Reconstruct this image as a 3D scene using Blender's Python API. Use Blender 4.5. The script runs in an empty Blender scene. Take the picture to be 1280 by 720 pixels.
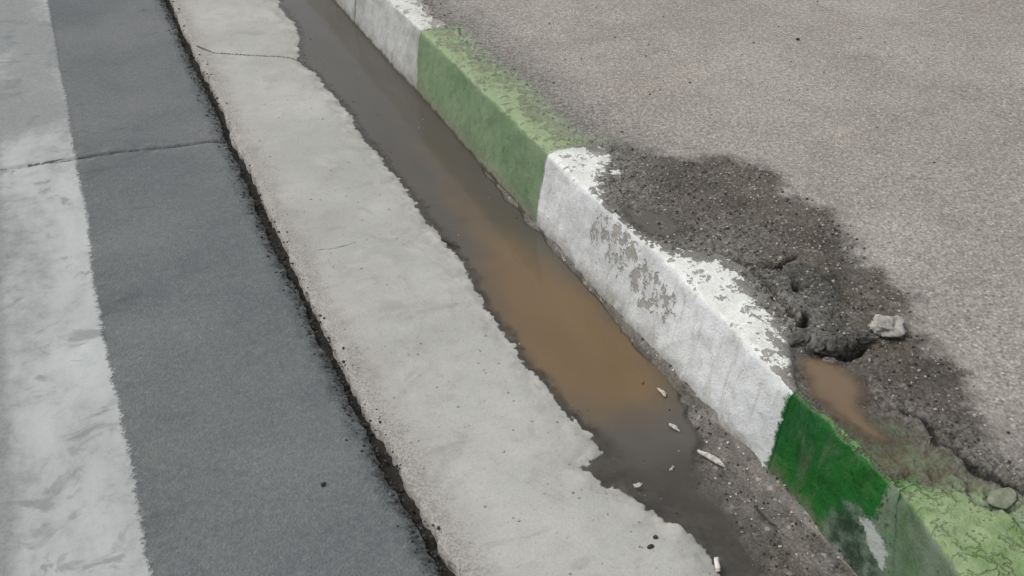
import bpy, math, random
import numpy as np
from mathutils import Matrix, Vector

# ------------------------------------------------------------------ camera
F, CAM_H = 1280.0, 1.2                       # focal length in photo pixels (1280 wide), eye height
PITCH, YAW = math.atan2(860.0, F), math.atan2(670.0, math.hypot(F, 860.0))
_z = np.array([0, 0, 1.0])
_fh = np.array([math.sin(YAW), math.cos(YAW), 0]); RT = np.array([math.cos(YAW), -math.sin(YAW), 0])
FW = math.cos(PITCH) * _fh - math.sin(PITCH) * _z
UP = math.sin(PITCH) * _fh + math.cos(PITCH) * _z
EYE = np.array([0, 0, CAM_H])
sc = bpy.context.scene
COL = sc.collection
cam_d = bpy.data.cameras.new('camera'); cam = bpy.data.objects.new('camera', cam_d); COL.objects.link(cam)
cam_d.sensor_width = 36.0; cam_d.lens = 36.0 * F / 1280.0; cam_d.clip_start = 0.02; cam_d.clip_end = 3000
m = Matrix.Identity(4)
for i in range(3):
    m[i][0] = RT[i]; m[i][1] = UP[i]; m[i][2] = -FW[i]; m[i][3] = EYE[i]
cam.matrix_world = m
sc.camera = cam

# ------------------------------------------------------------------ sky, sun, exposure
SUN_EL, SUN_AZ = math.radians(58), math.radians(-62)    # azimuth clockwise from +Y (along the kerb)
w = bpy.data.worlds.new("World"); sc.world = w; w.use_nodes = True
nt = w.node_tree; nt.nodes.clear()
sky = nt.nodes.new('ShaderNodeTexSky'); sky.sky_type = 'NISHITA'; sky.sun_disc = False
sky.sun_elevation = SUN_EL; sky.sun_rotation = SUN_AZ; sky.dust_density = 3.0; sky.air_density = 1.0
hs = nt.nodes.new('ShaderNodeHueSaturation'); hs.inputs['Saturation'].default_value = 0.22
bg = nt.nodes.new('ShaderNodeBackground'); bg.inputs['Strength'].default_value = 0.14
wo = nt.nodes.new('ShaderNodeOutputWorld')
nt.links.new(sky.outputs[0], hs.inputs['Color']); nt.links.new(hs.outputs[0], bg.inputs['Color']); nt.links.new(bg.outputs[0], wo.inputs['Surface'])
sd_ = bpy.data.lights.new('sun', 'SUN'); sun = bpy.data.objects.new('sun', sd_); COL.objects.link(sun)
sd_.energy = 1.3; sd_.angle = math.radians(35); sd_.color = (1.0, 0.965, 0.91)
_sd = Vector((math.sin(SUN_AZ) * math.cos(SUN_EL), math.cos(SUN_AZ) * math.cos(SUN_EL), math.sin(SUN_EL)))
sun.rotation_euler = _sd.to_track_quat('Z', 'Y').to_euler()
sun.location = (0, 0, 8)
sc.view_settings.view_transform = 'Standard'; sc.view_settings.look = 'None'
sc.view_settings.gamma = 1.0; sc.view_settings.use_curve_mapping = False
sc.view_settings.exposure = 0.06
sc.render.engine = 'CYCLES'
sc.cycles.pixel_filter_type = 'BLACKMAN_HARRIS'; sc.cycles.filter_width = 1.45

# ------------------------------------------------------------------ helpers: geometry from the view
def ray(px, py):
    return FW * F + RT * (px - 640) + UP * (360 - py)
def gp(px, py, z=0.0):                        # point of the horizontal plane z seen at a photo pixel
    d = ray(px, py); t = (z - CAM_H) / d[2]; p = EYE + d * t
    return (p[0], p[1])
def fp(px, py, x=0.880):                      # point (y, z) of the kerb's face plane
    d = ray(px, py); t = x / d[0]; p = EYE + d * t
    return (p[1], p[2])
def poly(pts, z=0.0):
    return np.array([gp(a, b, z) for a, b in pts])
def fpoly(pts):
    return np.array([fp(a, b) for a, b in pts])

def sdf(X, Y, P):                             # signed distance to a closed polygon, positive inside
    sh = X.shape; x = X.ravel(); y = Y.ravel()
    d2 = np.full(x.shape, 1e9); inside = np.zeros(x.shape, bool)
    n = len(P)
    for i in range(n):
        ax, ay = P[i]; bx, by = P[(i + 1) % n]
        ex, ey = bx - ax, by - ay
        L = ex * ex + ey * ey + 1e-12
        t = np.clip(((x - ax) * ex + (y - ay) * ey) / L, 0, 1)
        dx, dy = x - ax - t * ex, y - ay - t * ey
        d2 = np.minimum(d2, dx * dx + dy * dy)
        c = ((ay > y) != (by > y))
        with np.errstate(divide='ignore', invalid='ignore'):
            xi = ax + (y - ay) * ex / (ey if abs(ey) > 1e-12 else 1e-12)
        inside ^= (c & (x < xi))
    d = np.sqrt(d2)
    return np.where(inside, d, -d).reshape(sh)
def ldist(X, Y, P):                           # distance to an open polyline
    sh = X.shape; x = X.ravel(); y = Y.ravel(); d2 = np.full(x.shape, 1e9)
    for i in range(len(P) - 1):
        ax, ay = P[i]; ex, ey = P[i + 1][0] - ax, P[i + 1][1] - ay
        t = np.clip(((x - ax) * ex + (y - ay) * ey) / (ex * ex + ey * ey + 1e-12), 0, 1)
        d2 = np.minimum(d2, (x - ax - t * ex) ** 2 + (y - ay - t * ey) ** 2)
    return np.sqrt(d2).reshape(sh)

def _h(ix, iy, iz, s):
    v = (ix.astype(np.int64) * 374761393 + iy.astype(np.int64) * 668265263 + iz.astype(np.int64) * 2147483647 + s * 974634777) & 0xffffffff
    v = ((v ^ (v >> 13)) * 1274126177) & 0xffffffff
    v = ((v ^ (v >> 16)) * 2246822519) & 0xffffffff
    return ((v ^ (v >> 15)) & 0xffffff) / float(0xffffff)
def noise(x, y, z=None, s=0):
    x = np.asarray(x, float); y = np.asarray(y, float)
    z = np.zeros_like(x) if z is None else np.asarray(z, float)
    ix, iy, iz = np.floor(x), np.floor(y), np.floor(z)
    fx, fy, fz = x - ix, y - iy, z - iz
    fx, fy, fz = [f * f * (3 - 2 * f) for f in (fx, fy, fz)]
    r = 0
    for a in (0, 1):
        for b in (0, 1):
            for c in (0, 1):
                r = r + _h(ix + a, iy + b, iz + c, s) * (fx if a else 1 - fx) * (fy if b else 1 - fy) * (fz if c else 1 - fz)
    return r * 2 - 1
def fbm(x, y, f, o=4, s=0, z=None, g=0.5):
    r = 0; a = 1.0; t = 0
    for k in range(o):
        r = r + a * noise(np.asarray(x) * f, np.asarray(y) * f, None if z is None else np.asarray(z) * f, s + k * 17); t += a; a *= g; f *= 2.03
    return r / t
def ss(a, b, x):
    t = np.clip((x - a) / (b - a), 0, 1); return t * t * (3 - 2 * t)

# ------------------------------------------------------------------ helpers: meshes
def link(name, me, mat, parent=None):
    o = bpy.data.objects.new(name, me); COL.objects.link(o)
    if mat: me.materials.append(mat)
    if parent: o.parent = parent
    return o
def tag(o, label=None, cat=None, group=None, kind=None):
    if label: o['label'] = label
    if cat: o['category'] = cat
    if group: o['group'] = group
    if kind: o['kind'] = kind
    return o
def mesh_np(name, V, Q, attrs=None, smooth=True):
    me = bpy.data.meshes.new(name)
    V = np.asarray(V, np.float32); Q = np.asarray(Q, np.int32); k = Q.shape[1]
    me.vertices.add(len(V)); me.vertices.foreach_set('co', V.ravel())
    me.loops.add(Q.size); me.loops.foreach_set('vertex_index', Q.ravel())
    me.polygons.add(len(Q)); me.polygons.foreach_set('loop_start', np.arange(0, Q.size, k, dtype=np.int32))
    me.polygons.foreach_set('use_smooth', np.full(len(Q), smooth))
    me.update(calc_edges=True); me.validate()
    for n, a in (attrs or {}).items():
        at = me.attributes.new(n, 'FLOAT', 'POINT'); at.data.foreach_set('value', np.asarray(a, np.float32).ravel())
    return me
def grid_faces(nu, nv):                       # vertices indexed [j*nu+i]
    i, j = np.meshgrid(np.arange(nu - 1), np.arange(nv - 1))
    a = (j * nu + i).ravel()
    return np.stack([a, a + 1, a + 1 + nu, a + nu], 1)
def steps(*seg):                              # (start, end, step) ... joined coordinates
    out = []
    for a, b, s in seg:
        n = max(1, int(round((b - a) / s))); out += list(np.linspace(a, b, n, endpoint=False))
    return np.array(out + [seg[-1][1]])

# ------------------------------------------------------------------ helpers: materials
class Mat:
    def __init__(s, name):
        s.m = bpy.data.materials.new(name); s.m.use_nodes = True; s.t = s.m.node_tree; s.t.nodes.clear()
        s.out = s.t.nodes.new('ShaderNodeOutputMaterial')
        s.co = s.t.nodes.new('ShaderNodeTexCoord').outputs['Object']
    def put(s, sock, v):
        if v is None: return
        if isinstance(v, bpy.types.NodeSocket): s.t.links.new(v, sock)
        elif isinstance(v, (tuple, list)) and len(v) == 3 and sock.type == 'RGBA': sock.default_value = (*v, 1)
        else: sock.default_value = v
    def noise(s, scale, detail=4, rough=0.55, dist=0.0, stretch=None, off=None):
        n = s.t.nodes.new('ShaderNodeTexNoise'); v = s.co
        if stretch or off:
            mp = s.t.nodes.new('ShaderNodeMapping'); s.t.links.new(v, mp.inputs[0])
            if stretch: mp.inputs['Scale'].default_value = stretch
            if off: mp.inputs['Location'].default_value = off
            v = mp.outputs[0]
        s.t.links.new(v, n.inputs['Vector'])
        n.inputs['Scale'].default_value = scale; n.inputs['Detail'].default_value = detail
        n.inputs['Roughness'].default_value = rough; n.inputs['Distortion'].default_value = dist
        return n.outputs[0]
    def voro(s, scale, feature='F1', out='Distance', rnd=1.0):
        n = s.t.nodes.new('ShaderNodeTexVoronoi'); n.feature = feature; s.t.links.new(s.co, n.inputs['Vector'])
        n.inputs['Scale'].default_value = scale; n.inputs['Randomness'].default_value = rnd
        return n.outputs[out]
    def attr(s, name):
        n = s.t.nodes.new('ShaderNodeAttribute'); n.attribute_name = name; return n.outputs['Fac']
    def math(s, op, a, b=0.0, c=None):
        n = s.t.nodes.new('ShaderNodeMath'); n.operation = op; s.put(n.inputs[0], a); s.put(n.inputs[1], b)
        if c is not None: s.put(n.inputs[2], c)
        return n.outputs[0]
    def ma(s, a, k, c): return s.math('MULTIPLY_ADD', a, k, c)
    def step(s, x, a, b, lo=0.0, hi=1.0):
        n = s.t.nodes.new('ShaderNodeMapRange'); n.interpolation_type = 'SMOOTHSTEP'
        s.put(n.inputs[0], x); n.inputs[1].default_value = a; n.inputs[2].default_value = b
        n.inputs[3].default_value = lo; n.inputs[4].default_value = hi
        return n.outputs[0]
    def mix(s, f, a, b):
        n = s.t.nodes.new('ShaderNodeMix'); n.data_type = 'RGBA'; n.clamp_factor = True
        s.put(n.inputs['Factor'], f); s.put(n.inputs['A'], a) if False else None
        s.put(n.inputs[6], a); s.put(n.inputs[7], b); return n.outputs[2]
    def scale(s, col, f):                      # colour times value
        n = s.t.nodes.new('ShaderNodeMix'); n.data_type = 'RGBA'; n.blend_type = 'MULTIPLY'
        n.inputs['Factor'].default_value = 1.0
        s.put(n.inputs[6], col); s.put(n.inputs[7], f); return n.outputs[2]
    def bump(s, h, strength=0.5, dist=0.002, prev=None):
        n = s.t.nodes.new('ShaderNodeBump'); s.put(n.inputs['Height'], h)
        n.inputs['Strength'].default_value = strength; n.inputs['Distance'].default_value = dist
        if prev: s.put(n.inputs['Normal'], prev)
        return n.outputs[0]
    def bsdf(s, col, rough=0.9, normal=None, spec=0.3, **kw):
        n = s.t.nodes.new('ShaderNodeBsdfPrincipled'); s.put(n.inputs['Base Color'], col); s.put(n.inputs['Roughness'], rough)
        s.put(n.inputs['Normal'], normal) if normal else None
        s.put(n.inputs['Specular IOR Level'], spec)
        return n.outputs[0]
    def done(s, sh):
        s.t.links.new(sh, s.out.inputs['Surface']); return s.m

# ------------------------------------------------------------------ layout traced from the site
XE = 0.312                                    # edge between asphalt and concrete
XK = 0.862                                    # kerb foot
ZK = 0.185                                    # kerb top
FAR = 5.2

def edge_x(y):                                # the ragged seam between asphalt and concrete
    return XE + 0.010 * np.sin(y * 1.7 + 1.2) + 0.022 * np.clip(1.3 - y, 0, 1) - 0.012 * ss(2.2, 4, y)

SHORE = [(345, -40), (350, 8), (366, 28), (376, 44), (370, 62), (372, 76), (396, 96), (420, 124), (441, 150), (455, 172), (478, 200), (505, 232), (525, 262),
         (545, 288), (560, 305), (580, 332), (594, 362), (612, 392), (634, 420), (650, 446), (672, 470), (688, 492), (706, 516), (722, 532), (736, 548), (752, 566),
         (736, 574), (726, 586), (742, 600), (772, 608), (800, 628), (830, 650), (862, 664), (884, 682), (890, 700), (902, 740), (930, 800), (1180, 800)]
WET = np.vstack([poly(SHORE), [(1.0, 0.2), (1.0, 6.0), (0.66, 6.0)]])
BROWN = poly([(470, 110), (560, 185), (640, 290), (740, 375), (800, 432), (822, 478), (806, 502), (752, 505), (700, 488), (664, 448), (622, 380), (585, 310), (540, 250), (500, 190)])
SEDI = np.vstack([poly([(800, 438), (822, 470), (836, 505), (846, 540), (850, 575), (862, 606), (900, 640), (925, 690), (930, 760), (960, 800)]), [(0.70, 0.2), (1.0, 0.2), (1.0, 1.36)]])

_k = ZK
COVER = np.vstack([poly([(470, -60), (528, 0), (542, 24), (566, 36), (590, 62), (622, 90), (650, 108), (676, 140), (700, 162), (722, 180), (768, 186), (766, 198), (772, 212), (758, 224), (756, 246),
              (766, 264), (790, 284), (812, 302), (850, 314), (892, 322), (926, 340), (948, 362), (966, 388), (984, 408), (992, 440), (994, 470), (1000, 490),
              (1034, 524), (1064, 552), (1092, 578), (1130, 590), (1170, 596), (1204, 606), (1240, 626), (1290, 642), (1360, 660)], _k), [(40, 0.2), (40, 40), (0.95, 40)]])
PIT = poly([(986, 428), (1012, 436), (1030, 444), (1046, 446), (1062, 438), (1082, 434), (1086, 452), (1092, 488), (1130, 516), (1160, 540), (1196, 572), (1240, 592), (1290, 616),
            (1330, 650), (1240, 640), (1196, 612), (1150, 604), (1112, 602), (1064, 558), (1020, 512), (1000, 494), (990, 470)], _k)
DAMP = poly([(742, 182), (770, 178), (800, 186), (826, 198), (862, 202), (905, 196), (946, 206), (978, 222), (986, 246), (1006, 256), (1040, 262), (1056, 286), (1070, 314), (1086, 336),
             (1116, 352), (1140, 384), (1146, 414), (1172, 440), (1204, 466), (1216, 510), (1250, 560), (1290, 606), (1360, 660), (1290, 720), (960, 520), (930, 430), (872, 352), (780, 318), (690, 215)], _k)
DARKSLAB = poly([(900, 324), (960, 330), (1010, 330), (1046, 350), (1060, 384), (1050, 410), (1080, 424), (1040, 440), (984, 430), (960, 390), (930, 350)], _k)
CRACKS = [poly([(894, 322), (918, 329), (946, 332), (966, 334), (982, 340), (996, 352), (998, 366)], _k),
          poly([(912, 330), (938, 342), (958, 352), (968, 372), (984, 388), (992, 402), (1006, 408), (1008, 396)], _k),
          poly([(974, 424), (990, 432), (1010, 437), (1030, 441), (1048, 444), (1066, 438), (1084, 433)], _k),
          poly([(996, 322), (972, 333)], _k),
          poly([(1130, 512), (1160, 528), (1172, 552), (1192, 560), (1212, 580), (1244, 594), (1280, 612)], _k),
          poly([(1002, 412), (1008, 404)], _k)]
MUDGREEN = poly([(1030, 520), (1080, 512), (1130, 520), (1180, 566), (1230, 590), (1290, 622), (1310, 660), (1240, 640), (1190, 612), (1110, 600), (1060, 556)], _k)

def jag(x, y, s=0):
    return fbm(x, y, 38, 4, s, g=0.6)

def road_z(x, y):
    e = edge_x(y) - x                          # distance inland of the seam
    z = 0.012 + 0.0012 * fbm(x, y, 6, 3, 5) + 0.0007 * fbm(x, y, 90, 2, 9)
    z = z - 0.012 * (1 - ss(0.0, 0.05, e + 0.016 * jag(x, y, 3)))
    c = ldist(x, y, RCRACK)
    z = z - 0.012 * (1 - ss(0.001, 0.009, c + 0.004 * jag(x, y, 6)))
    return z - 0.004 * (1 - ss(0, 0.05, ldist(x, y, RCRACK)))
RCRACK = np.array([gp(a, b) for a, b in [(-120, 232), (-40, 222), (0, 216), (48, 209), (100, 201), (150, 193), (205, 188), (250, 182), (292, 176)]])
PCRACK = np.array([gp(a, b) for a, b in [(248, 62), (268, 70), (300, 72), (336, 74), (372, 75), (420, 76)]])
PHAIR = np.array([gp(a, b) for a, b in [(396, 318), (420, 316), (446, 308)]])

def shore_d(x, y):
    return sdf(x, y, WET) + 0.012 * fbm(x, y, 24, 3, 21, g=0.6) + 0.010 * (0.5 - np.abs(fbm(x, y, 60, 3, 23, g=0.6)) * 2)
def pan_z(x, y, d=None):
    d = shore_d(x, y) if d is None else d
    z = -0.0085 * np.tanh(d / 0.028) - 0.008 * np.clip(d, -0.05, 0.07) / 0.14
    z = z + 0.0006 * fbm(x, y, 50, 3, 31) + 0.0010 * fbm(x, y, 6, 2, 33)
    e = x - edge_x(y)
    z = z - 0.012 * (1 - ss(0.0, 0.022, e + 0.014 * jag(x, y, 41)))
    z = z - 0.006 * (1 - ss(0.0, 0.006, ldist(x, y, PCRACK) + 0.002 * jag(x, y, 43)))
    return z
WATER_Z = 0.0
def sed_z(x, y):
    d = sdf(x, y, SEDI)
    strip = 1 - ss(0.0, 0.030, XK + 0.006 - x + 0.014 * fbm(x, y, 16, 3, 51))
    m = np.maximum(ss(-0.01, 0.06, d + 0.02 * fbm(x, y, 22, 4, 53)), 0.85 * strip * ss(2.6, 1.7, y) + 0.45 * strip)
    return -0.022 + (0.0235 + 0.0035 * ss(0.80, 0.86, x)) * m + 0.0035 * fbm(x, y, 60, 4, 55, g=0.65) * m + 0.012 * ss(0.80, 0.87, x) * m * ss(1.5, 1.0, y)

def cover_d(x, y):
    c = sdf(x, y, COVER) + 0.034 * fbm(x, y, 22, 3, 61, g=0.65) + 0.045 * fbm(x, y, 85, 3, 62, g=0.75)
    return np.minimum(c, (x - face_x(y) - 0.016 + 0.012 * fbm(x, y, 40, 3, 64)) * 1.0)
def face_x(y):                                # top arris of the kerb leans back a little from the foot
    return 0.886 + 0.010 * ss(1.75, 1.35, y) * ss(0.95, 1.2, y) + 0.004 * ss(1.0, 0.8, y) - 0.030 * ss(0.72, 0.56, y)
def pav_z(x, y):
    c = cover_d(x, y)
    damp = ss(-0.03, 0.05, sdf(x, y, DAMP))
    z = ZK - 0.012 + 0.0155 * ss(-0.03, 0.018, c)
    z = z + (0.0008 + 0.0022 * damp) * fbm(x, y, 48, 4, 63, g=0.65) + 0.003 * fbm(x, y, 3, 2, 65)
    pit = sdf(x, y, PIT) + 0.010 * fbm(x, y, 40, 3, 67)
    z = z - 0.016 * ss(-0.003, 0.010, pit) * (0.40 + 0.60 * ss(1.10, 0.98, x))
    # the loose slab of asphalt stands proud along its broken edge
    sl = sdf(x, y, DARKSLAB)
    z = z + 0.009 * ss(-0.01, 0.03, sl + 0.01 * fbm(x, y, 30, 3, 68)) * ss(1.35, 1.05, y) * (1 - ss(-0.004, 0.01, pit))
    z = z + 0.0045 * ss(-0.02, 0.01, sl) * fbm(x, y, 70, 4, 69, g=0.75) * (1 - ss(-0.004, 0.006, pit))
    for k, C in enumerate(CRACKS):
        dd = ldist(x, y, C) + 0.005 * jag(x * 1.6, y * 1.6, 71 + k)
        z = z - (0.026, 0.028, 0.032, 0.014, 0.012, 0.034)[k] * (1 - ss(0.001, (0.012, 0.010, 0.011, 0.007, 0.009, 0.010)[k], dd))
    return z

# ------------------------------------------------------------------ materials
def mat_ground():
    M = Mat('bare_earth'); n = M.noise(0.6, 6)
    return M.done(M.bsdf(M.mix(n, (0.10, 0.09, 0.075), (0.17, 0.155, 0.13)), 0.95))
def mat_road():
    M = Mat('road_asphalt')
    big = M.noise(2.2, 4, 0.6); mid = M.noise(16, 5, 0.6); fine = M.noise(190, 4, 0.75)
    c = M.mix(M.step(big, 0.35, 0.68), (0.132, 0.143, 0.147), (0.170, 0.179, 0.180))
    c = M.mix(M.math('MULTIPLY', M.step(mid, 0.52, 0.75), 0.35), c, (0.178, 0.186, 0.160))
    c = M.mix(M.math('MULTIPLY', M.step(fine, 0.36, 0.70), 0.55), M.scale(c, (0.86, 0.86, 0.86)), M.scale(c, (1.30, 1.30, 1.30)))
    gr = M.noise(75, 5, 0.8, off=(3, 3, 3)); c = M.mix(M.step(gr, 0.34, 0.66), M.scale(c, (0.90, 0.90, 0.90)), M.scale(c, (1.10, 1.10, 1.10)))
    c = M.mix(M.step(M.noise(110, 3, 0.7, off=(1, 8, 2)), 0.64, 0.70, 0, 0.30), c, (0.26, 0.265, 0.26)); c = M.mix(M.step(M.noise(60, 5, 0.75, off=(7, 2, 2)), 0.64, 0.71, 0, 0.5), c, (0.07, 0.072, 0.07))
    v = M.voro(170, out='Color'); sep = M.t.nodes.new('ShaderNodeSeparateColor'); M.t.links.new(v, sep.inputs[0])
    c = M.mix(M.math('MULTIPLY', M.step(sep.outputs[0], 0.95, 0.98), 0.12), c, (0.33, 0.34, 0.34))
    c = M.mix(M.math('MULTIPLY', M.math('MULTIPLY', M.step(sep.outputs[1], 0.955, 0.965), M.step(M.voro(170), 0.15, 0.35, 1, 0)), 0.5), c, (0.06, 0.06, 0.06))
    st = M.noise(7, 3, 0.5, 0.4, stretch=(1.0, 2.4, 1)); c = M.mix(M.math('MULTIPLY', M.step(st, 0.60, 0.74), 0.50), c, (0.085, 0.09, 0.09))
    e = M.ma(M.noise(60, 6, 0.8, 0.6), 0.13, M.attr('edge'))
    c = M.mix(M.step(e, 0.056, 0.092, 0.9, 0.0), c, (0.030, 0.031, 0.030))
    k = M.ma(M.noise(120, 4, 0.7), 0.012, M.attr('crack'))
    c = M.mix(M.step(k, 0.007, 0.0125, 0.92, 0.0), c, (0.03, 0.031, 0.03))
    pal = M.math('MULTIPLY', M.step(M.attr('crack'), 0.0, 0.06, 1, 0), M.step(M.noise(30, 4), 0.50, 0.66))
    c = M.mix(M.math('MULTIPLY', pal, 0.4), c, (0.27, 0.28, 0.28))
    h = M.math('ADD', M.noise(330, 2, 0.6), M.ma(M.voro(210), -0.8, 0.0))
    return M.done(M.bsdf(c, 0.88, M.bump(M.math('ADD', h, gr), 0.6, 0.0025), 0.25))
def mat_marking():
    M = Mat('worn_white_road_paint')
    big = M.noise(3.0, 5, 0.62, 0.2, stretch=(1.0, 0.45, 1)); mid = M.noise(26, 6, 0.75); fine = M.noise(190, 4, 0.75)
    paint = M.mix(M.step(mid, 0.3, 0.72), (0.415, 0.436, 0.424), (0.570, 0.588, 0.574))
    asp = M.mix(M.step(fine, 0.3, 0.7), (0.12, 0.128, 0.13), (0.23, 0.238, 0.235))
    rim = M.attr('rim')                       # 0 at the sharp right-hand side, rising to the left
    wear = M.math('ADD', M.ma(mid, 0.55, 0.0), M.ma(big, 0.75, 0.0))
    wear = M.ma(rim, 0.35, wear); wear = M.ma(M.step(rim, 0.165, 0.215), 0.22, wear); wear = M.ma(M.attr('fade'), 0.16, wear)
    c = M.mix(M.step(wear, 0.52, 0.86, 0.0, 0.80), paint, asp)
    c = M.mix(M.math('MULTIPLY', M.step(fine, 0.50, 0.72), 0.34), c, asp)
    rg = M.ma(M.noise(75, 6, 0.8, 0.4), 0.034, M.math('SUBTRACT', rim, 0.017)); gone = M.step(M.ma(M.math('SUBTRACT', fine, 0.5), 0.02, rg), -0.006, 0.006, 1, 0)
    spot = M.noise(11, 4, 0.6, 0.6, off=(3, 1, 0)); c = M.mix(M.step(spot, 0.55, 0.66, 0, 0.6), c, (0.17, 0.18, 0.18))
    k = M.ma(M.noise(120, 4, 0.7), 0.012, M.attr('crack'))
    c = M.mix(M.step(k, 0.007, 0.0125, 0.92, 0.0), c, (0.03, 0.031, 0.03))
    sh = M.t.nodes.new('ShaderNodeMixShader'); M.put(sh.inputs[0], gone)
    M.t.links.new(M.bsdf(c, 0.8, M.bump(M.noise(240, 4, 0.7), 0.4, 0.0016), 0.3), sh.inputs[1]); M.t.links.new(M.t.nodes.new('ShaderNodeBsdfTransparent').outputs[0], sh.inputs[2])
    return M.done(sh.outputs[0])
def mat_pan():
    M = Mat('gutter_concrete')
    big = M.noise(3.2, 5, 0.6); mid = M.noise(22, 6, 0.65); fine = M.noise(240, 4, 0.7)
    c = M.mix(M.step(big, 0.3, 0.7), (0.368, 0.370, 0.346), (0.462, 0.460, 0.428))
    c = M.mix(M.math('MULTIPLY', M.step(mid, 0.46, 0.72), 0.55), c, (0.345, 0.325, 0.298))
    c = M.mix(M.math('MULTIPLY', M.step(fine, 0.34, 0.66), 0.5), M.scale(c, (0.90, 0.90, 0.90)), M.scale(c, (1.12, 1.12, 1.12)))
    st = M.noise(8, 4, 0.55, 0.5, stretch=(0.8, 2.2, 1), off=(1, 4, 0)); c = M.mix(M.step(st, 0.62, 0.74, 0, 0.34), c, (0.23, 0.225, 0.205))
    s2 = M.noise(5, 6, 0.75, 0.8, stretch=(1.4, 1, 1), off=(6, 2, 0)); c = M.mix(M.step(s2, 0.55, 0.66, 0, 0.40), c, (0.275, 0.262, 0.236))
    c = M.mix(M.step(M.noise(4, 5, 0.7, 0.4, off=(2, 9, 0)), 0.56, 0.68, 0, 0.45), c, (0.500, 0.490, 0.455))
    c = M.mix(M.step(M.noise(95, 4, 0.75), 0.60, 0.68, 0, 0.45), c, (0.21, 0.20, 0.185))
    v = M.voro(62, out='Color'); sep = M.t.nodes.new('ShaderNodeSeparateColor'); M.t.links.new(v, sep.inputs[0])
    vd = M.voro(62); dot = M.math('MULTIPLY', M.step(sep.outputs[0], 0.90, 0.93), M.step(vd, 0.10, 0.22, 1, 0))
    c = M.mix(M.math('MULTIPLY', dot, 0.7), c, (0.12, 0.115, 0.105))
    # scuffed, pitted strip beside the asphalt seam
    e = M.ma(M.noise(46, 6, 0.8, 0.6), 0.15, M.attr('edge'))
    c = M.mix(M.step(M.ma(M.noise(13, 5, 0.7), 0.16, M.attr('edge')), 0.07, 0.19, 0.55, 0.0), c, M.mix(M.step(mid, 0.36, 0.64), (0.225, 0.205, 0.190), (0.40, 0.375, 0.350)))
    c = M.mix(M.step(e, 0.070, 0.145, 0.70, 0.0), c, M.mix(M.step(fine, 0.35, 0.65), (0.15, 0.14, 0.13), (0.40, 0.38, 0.355)))
    c = M.mix(M.step(e, 0.052, 0.074, 0.9, 0.0), c, (0.05, 0.05, 0.046))
    k = M.ma(M.noise(90, 4, 0.7), 0.007, M.attr('crack'))
    c = M.mix(M.step(k, 0.0065, 0.0105, 0.85, 0.0), c, (0.07, 0.068, 0.06))
    # pale lime rim, then wet concrete
    d = M.ma(M.noise(70, 5, 0.7), 0.016, M.math('SUBTRACT', M.attr('shore'), 0.008))
    rimf = M.math('MULTIPLY', M.step(d, -0.055, -0.01), M.step(M.noise(18, 4), 0.42, 0.62))
    c = M.mix(M.math('MULTIPLY', rimf, 0.55), c, (0.545, 0.520, 0.470))
    wet = M.step(d, -0.001, 0.003)
    wc = M.mix(M.step(mid, 0.3, 0.7), (0.075, 0.070, 0.061), (0.140, 0.131, 0.115))
    c = M.mix(wet, c, wc)
    r = M.mix(wet, (0.9, 0.9, 0.9), (0.42, 0.42, 0.42))
    h = M.math('ADD', M.noise(170, 5, 0.75), M.ma(mid, 0.5, 0))
    return M.done(M.bsdf(c, r, M.bump(h, 0.45, 0.0022), 0.3))
def mat_sediment():
    M = Mat('damp_silt')
    mid = M.noise(30, 5, 0.65); fine = M.noise(260, 3, 0.75)
    c = M.mix(M.step(mid, 0.3, 0.7), (0.072, 0.066, 0.055), (0.132, 0.120, 0.100))
    c = M.mix(M.step(fine, 0.35, 0.7), M.scale(c, (0.55, 0.54, 0.52)), M.scale(c, (1.35, 1.34, 1.32)))
    v = M.voro(150, out='Color'); sep = M.t.nodes.new('ShaderNodeSeparateColor'); M.t.links.new(v, sep.inputs[0])
    c = M.mix(M.step(sep.outputs[0], 0.95, 0.97, 0, 0.35), c, (0.40, 0.38, 0.35))
    c = M.mix(M.step(sep.outputs[1], 0.92, 0.95, 0, 0.75), c, (0.035, 0.033, 0.030))
    c = M.mix(M.step(sep.outputs[2], 0.95, 0.97, 0, 0.55), c, (0.12, 0.085, 0.065))
    return M.done(M.bsdf(c, M.ma(M.noise(12, 4, 0.6), 0.7, 0.08), M.bump(M.math('ADD', fine, M.ma(M.voro(160), -0.7, 0)), 0.40, 0.002), 0.5))
def mat_seamdirt():
    M = Mat('black_seam_dirt')
    c = M.mix(M.noise(180, 4, 0.7), (0.012, 0.012, 0.011), (0.06, 0.058, 0.052))
    return M.done(M.bsdf(c, 0.95, M.bump(M.noise(220, 4, 0.7), 0.8, 0.004), 0.2))
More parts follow.
